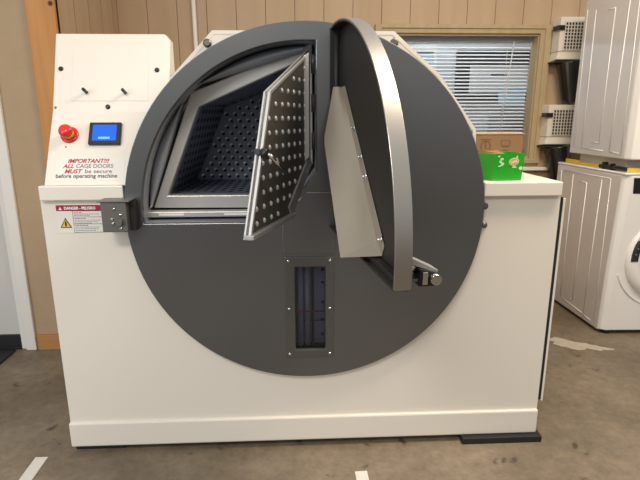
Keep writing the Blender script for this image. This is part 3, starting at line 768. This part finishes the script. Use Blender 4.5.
cb = thing('cardboard_box', (.80, .40, LZ1), 'plain brown cardboard box standing behind the green carton', 'box')
cbody = MB().box(.655, .940, .30, .48, LZ1+.0005, 1.212, CARD).build('box_body', cb, .002)
MB().loft([[(.645, .298, 1.212), (.943, .298, 1.212), (.943, .39, 1.214), (.645, .39, 1.214)], [(.645, .298, 1.216), (.943, .298, 1.216), (.943, .39, 1.218), (.645, .39, 1.218)]], CARDI).build('top_flap', cb, .001)
def yplate(x0, x1, z0, z1): em.box(x0, x1, .2990, .2999, z0, z1, CARDM)
CARDM = mat('faded_print', (0.13, 0.075, 0.04), .8)
em = MB()
em.holed(arc(.783, 1.165, .022, 0, 345, 23), [arc(.783, 1.165, .018, 0, 345, 23)], .2990, .2999, CARDM)
yplate(.781, .785, 1.147, 1.183); yplate(.762, .804, 1.190, 1.193)
em.build('recycling_mark', cbody, label='round printed mark')
em = MB()
yplate(.853, .880, 1.160, 1.168); yplate(.846, .850, 1.166, 1.186); yplate(.882, .886, 1.166, 1.186); yplate(.846, .886, 1.186, 1.189); yplate(.855, .878, 1.146, 1.149)
em.build('handling_mark', cbody, label='dark printed handling symbol')

# ================================================================== washer and dryer
def ridge(mb_, X, pts, r=.0035, m=None):
    for a, b in zip(pts, pts[1:]):
        mb_.tube([(X, a[0], a[1]), (X, b[0], b[1])], r, m or WHITE2, 6)
WXL, WXR, WYF, WYB = 1.82, 2.506, .965, 1.66
wm = thing('front_load_washer', (2.163, 1.3, 0), 'white front loading washer on the floor at the right edge, under the dryer', 'washing machine')
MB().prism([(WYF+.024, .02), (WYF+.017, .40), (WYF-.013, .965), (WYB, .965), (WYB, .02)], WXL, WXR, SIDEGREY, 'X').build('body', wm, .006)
WP = [(WXL+.002, .030), (WXL+.010, .010), (WXL+.04, -.005), (2.163, -.015), (WXR-.04, -.005), (WXR-.010, .010), (WXR-.002, .030)]
MB().loft([[(p[0], WYF+p[1]+dy2, z) for p in WP] + [(WXR-.002, WYF+.04+dy2, z), (WXL+.002, WYF+.04+dy2, z)] for z, dy2 in ((.025, 0), (.40, -.007), (.965, -.037))], WHITE2).build('front_panel', wm, .006, label='glossy white front')
MB().box(WXL-.002, WXR+.002, WYF-.045, WYB+.005, .965, .98, WHITE2).build('top', wm, .008, label='glossy white lid')
for xx, yy in ((WXL+.06, WYF+.03), (WXR-.06, WYF+.03), (WXL+.06, WYB-.06), (WXR-.06, WYB-.06)):
    MB().cyl((xx, yy, 0), (xx, yy, .022), .025, BLACK, 12).build('foot', wm)
rb = MB()
ridge(rb, WXL, [(1.60, .93), (1.56, .015+.06)]); ridge(rb, WXL, [(1.45, .915), (1.435, .07), (1.16, .06)])
ridge(rb, WXL, [(1.37, .882), (1.284, .880), (1.285, .10), (1.31, .10)]); ridge(rb, WXL, [(1.134, .918), (1.147, .055), (1.066, .05)])
ridge(rb, WXL, [(1.05, .935), (1.03, .06)], .0025); ridge(rb, WXL, [(1.58, .93), (1.05, .935)], .0025)
rb.build('side_embossing', wm, label='raised pale ridges pressed into the grey side')
fy = WYF-.030
MB().loft([[(1.878, WYF-.04, .862), (2.20, WYF-.05, .862), (2.20, WYF, .862), (1.878, WYF, .862)], [(1.870, WYF-.046, .952), (2.20, WYF-.056, .952), (2.20, WYF, .952), (1.870, WYF, .952)]], BLACKG).build('control_display', wm, .004, label='black control display')
wo = (2.165, fy+.02, .485)
wd = MB().lathe(wo, (0, -1, 0), [(.262, 0), (.262, .015), (.255, .03), (.190, .045), (.180, .03)], WHITE2, 48).build('door', wm, label='round white door ring')
MB().lathe(wo, (0, -1, 0), [(.244, .030), (.243, .0365), (.207, .0445), (.205, .038)], DGLASS, 14, True, math.radians(-62), math.radians(4)).build('door_trim', wd, label='dark curved trim along the upper left of the ring')
MB().lathe(wo, (0, -1, 0), [(.182, .02), (.178, .042), (.160, .042), (.157, .03)], STEEL, 40).build('inner_ring', wd)
MB().lathe(wo, (0, -1, 0), [(.160, .025), (.12, .05), (.05, .065), (.005, .068)], DGLASS, 40).build('door_glass', wd, label='dark domed glass')
for k in range(6):
    a = math.radians(128+k*9); cx_, cz_ = wo[0]+.225*math.cos(a), wo[2]+.225*math.sin(a)
    MB().box(cx_-.003, cx_+.003, fy-.024, fy-.018, cz_-.004, cz_+.004, TGREY).build('program_mark', wd)
MB().prism(arc(2.165, .485, .31, 200, 340, 30) + arc(2.165, .485, .306, 340, 200, 30), fy+.010, fy+.030, WHITE2).build('door_well', wm)

DXL, DXR, DYF, DYB = 1.826, 2.512, .93, 1.545
dz0, dz1 = 1.050, 1.985
dy_ = thing('clothes_dryer', (2.2, 1.25, .98), 'white dryer stacked on top of the front loading washer at the right edge', 'dryer')
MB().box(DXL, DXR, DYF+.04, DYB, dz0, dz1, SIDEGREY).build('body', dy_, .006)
MB().prism([(DXL, DYF+.042), (DXL+.015, DYF-.005), (DXL+.07, DYF-.022), (2.17, DYF-.032), (DXR-.07, DYF-.022), (DXR-.015, DYF-.005), (DXR, DYF+.042)], dz0, dz1, WHITE2, 'Z').build('front_panel', dy_, .008, label='glossy white front')
MB().box(DXL+.05, DXR-.05, DYF+.09, DYB-.05, .980, dz0+.002, SIDEGREY).build('stacking_base', dy_, .003)
rb = MB()
ridge(rb, DXL, [(1.515, 1.93), (1.49, 1.09)], .003); ridge(rb, DXL, [(1.42, 1.91), (1.40, 1.09), (1.17, 1.085)])
ridge(rb, DXL, [(1.30, 1.885), (1.225, 1.885), (1.22, 1.13), (1.30, 1.13)]); ridge(rb, DXL, [(1.10, 1.93), (1.11, 1.085), (1.02, 1.08)])
ridge(rb, DXL, [(1.02, 1.93), (1.0, 1.07)], .0025)
rb.build('side_embossing', dy_, label='raised pale ridges pressed into the grey side')
# yellow strap with black ratchet on the washer lid
sr = thing('tie_down_strap', (1.85, 1.2, .98), 'yellow strap with black buckles lying on the washer lid under the dryer', 'strap')
def band(p, q, w, m, mb_):
    p, q = Vector(p), Vector(q); d = (q-p).normalized(); up = Vector((0, 0, 1)); s_ = d.cross(up).normalized()*.003
    mb_.loft([[p-s_, p+s_, p+s_+up*w, p-s_+up*w], [q-s_, q+s_, q+s_+up*w, q-s_+up*w]], m)
sb_ = MB(); band((1.832, 1.58, .981), (1.832, 1.42, .981), .028, STRAP, sb_); band((1.832, 1.42, .981), (1.832, 1.19, .981), .018, STRAP, sb_); sb_.build('webbing', sr)
sb_ = MB(); band((1.850, .962, .981), (1.885, .952, .981), .022, STRAP, sb_); band((1.885, .952, .981), (2.35, .950, .981), .022, STRAP, sb_); sb_.build('webbing', sr)
rt = MB().box(1.828, 1.850, 1.06, 1.20, .983, 1.006, BLACKG).box(1.824, 1.852, 1.14, 1.165, .981, 1.022, BLACKG).box(1.824, 1.852, 1.07, 1.09, .981, 1.018, BLACKG)
rt.tube([(1.838, 1.07, .998), (1.834, 1.01, 1.0), (1.852, .962, .996)], .011, BLACKG, 8)
rt.build('ratchet', sr, .003, label='black plastic ratchet buckle')

# ================================================================== dryer vents on the wall
def copy_tree(o, parent=None):
    c = o.copy(); C.objects.link(c)
    if parent is not None: c.parent = parent
    for ch in list(o.children): copy_tree(ch, c)
    return c
vx, vz = 1.768, 1.680
vt = thing('dryer_vent_box', (vx, YB, vz), 'upper of the two white lint vent boxes on the wall, beside the window top', 'vent box', 'white lint vent boxes on the wall')
vb = MB()
vb.loft([[(vx, YB, z), (vx+.005, YB-.12, z), (vx+.215, YB-.12, z), (vx+.22, YB, z)] for z in (vz+.03, vz+.25)], WPLAST)
vb.loft([[(vx-.01, YB, vz-.035), (vx-.005, YB-.125, vz-.02), (vx+.22, YB-.125, vz-.02), (vx+.225, YB, vz-.035)], [(vx, YB, vz+.03), (vx+.01, YB-.115, vz+.03), (vx+.21, YB-.115, vz+.03), (vx+.22, YB, vz+.03)]], WPLAST)
vb.build('vent_body', vt, .006)
MB().box(vx+.035, vx+.20, YB-.124, YB-.119, vz+.045, vz+.215, BLACK).build('filter_screen', vt, label='black filter screen behind the grille')
gr = MB()
for k in range(9): gr.box(vx+.035+k*.0206-.0025, vx+.035+k*.0206+.0025, YB-.130, YB-.122, vz+.04, vz+.22, WPLAST)
for k in range(9): gr.box(vx+.033, vx+.202, YB-.130, YB-.122, vz+.045+k*.0213-.0025, vz+.045+k*.0213+.0025, WPLAST)
gr.build('grille', vt)
MB().box(vx-.018, vx+.03, YB-.135, YB-.06, vz+.165, vz+.195, BLACKG).build('clip', vt, .003, label='black side clip')
MB().box(vx-.015, vx+.225, YB-.127, YB-.002, vz-.04, vz-.030, BLACK).build('rim_seal', vt, .002)
hs = MB(); pts = []; rs = []
for k in range(41):
    t = k/40; pts.append((vx+.105+.05*t, YB-.090, vz-.030-.265*t)); rs.append((.078+.008*(k % 2))*(1-.15*t))
hs.tube(pts, rs, HOSE, 16)
hs.build('vent_hose', vt, label='crumpled black foil hose')
v2 = copy_tree(vt); v2.location = (vx-.02, YB, vz-.565)
v2['label'] = 'lower of the two white lint vent boxes on the wall, beside the window sill'
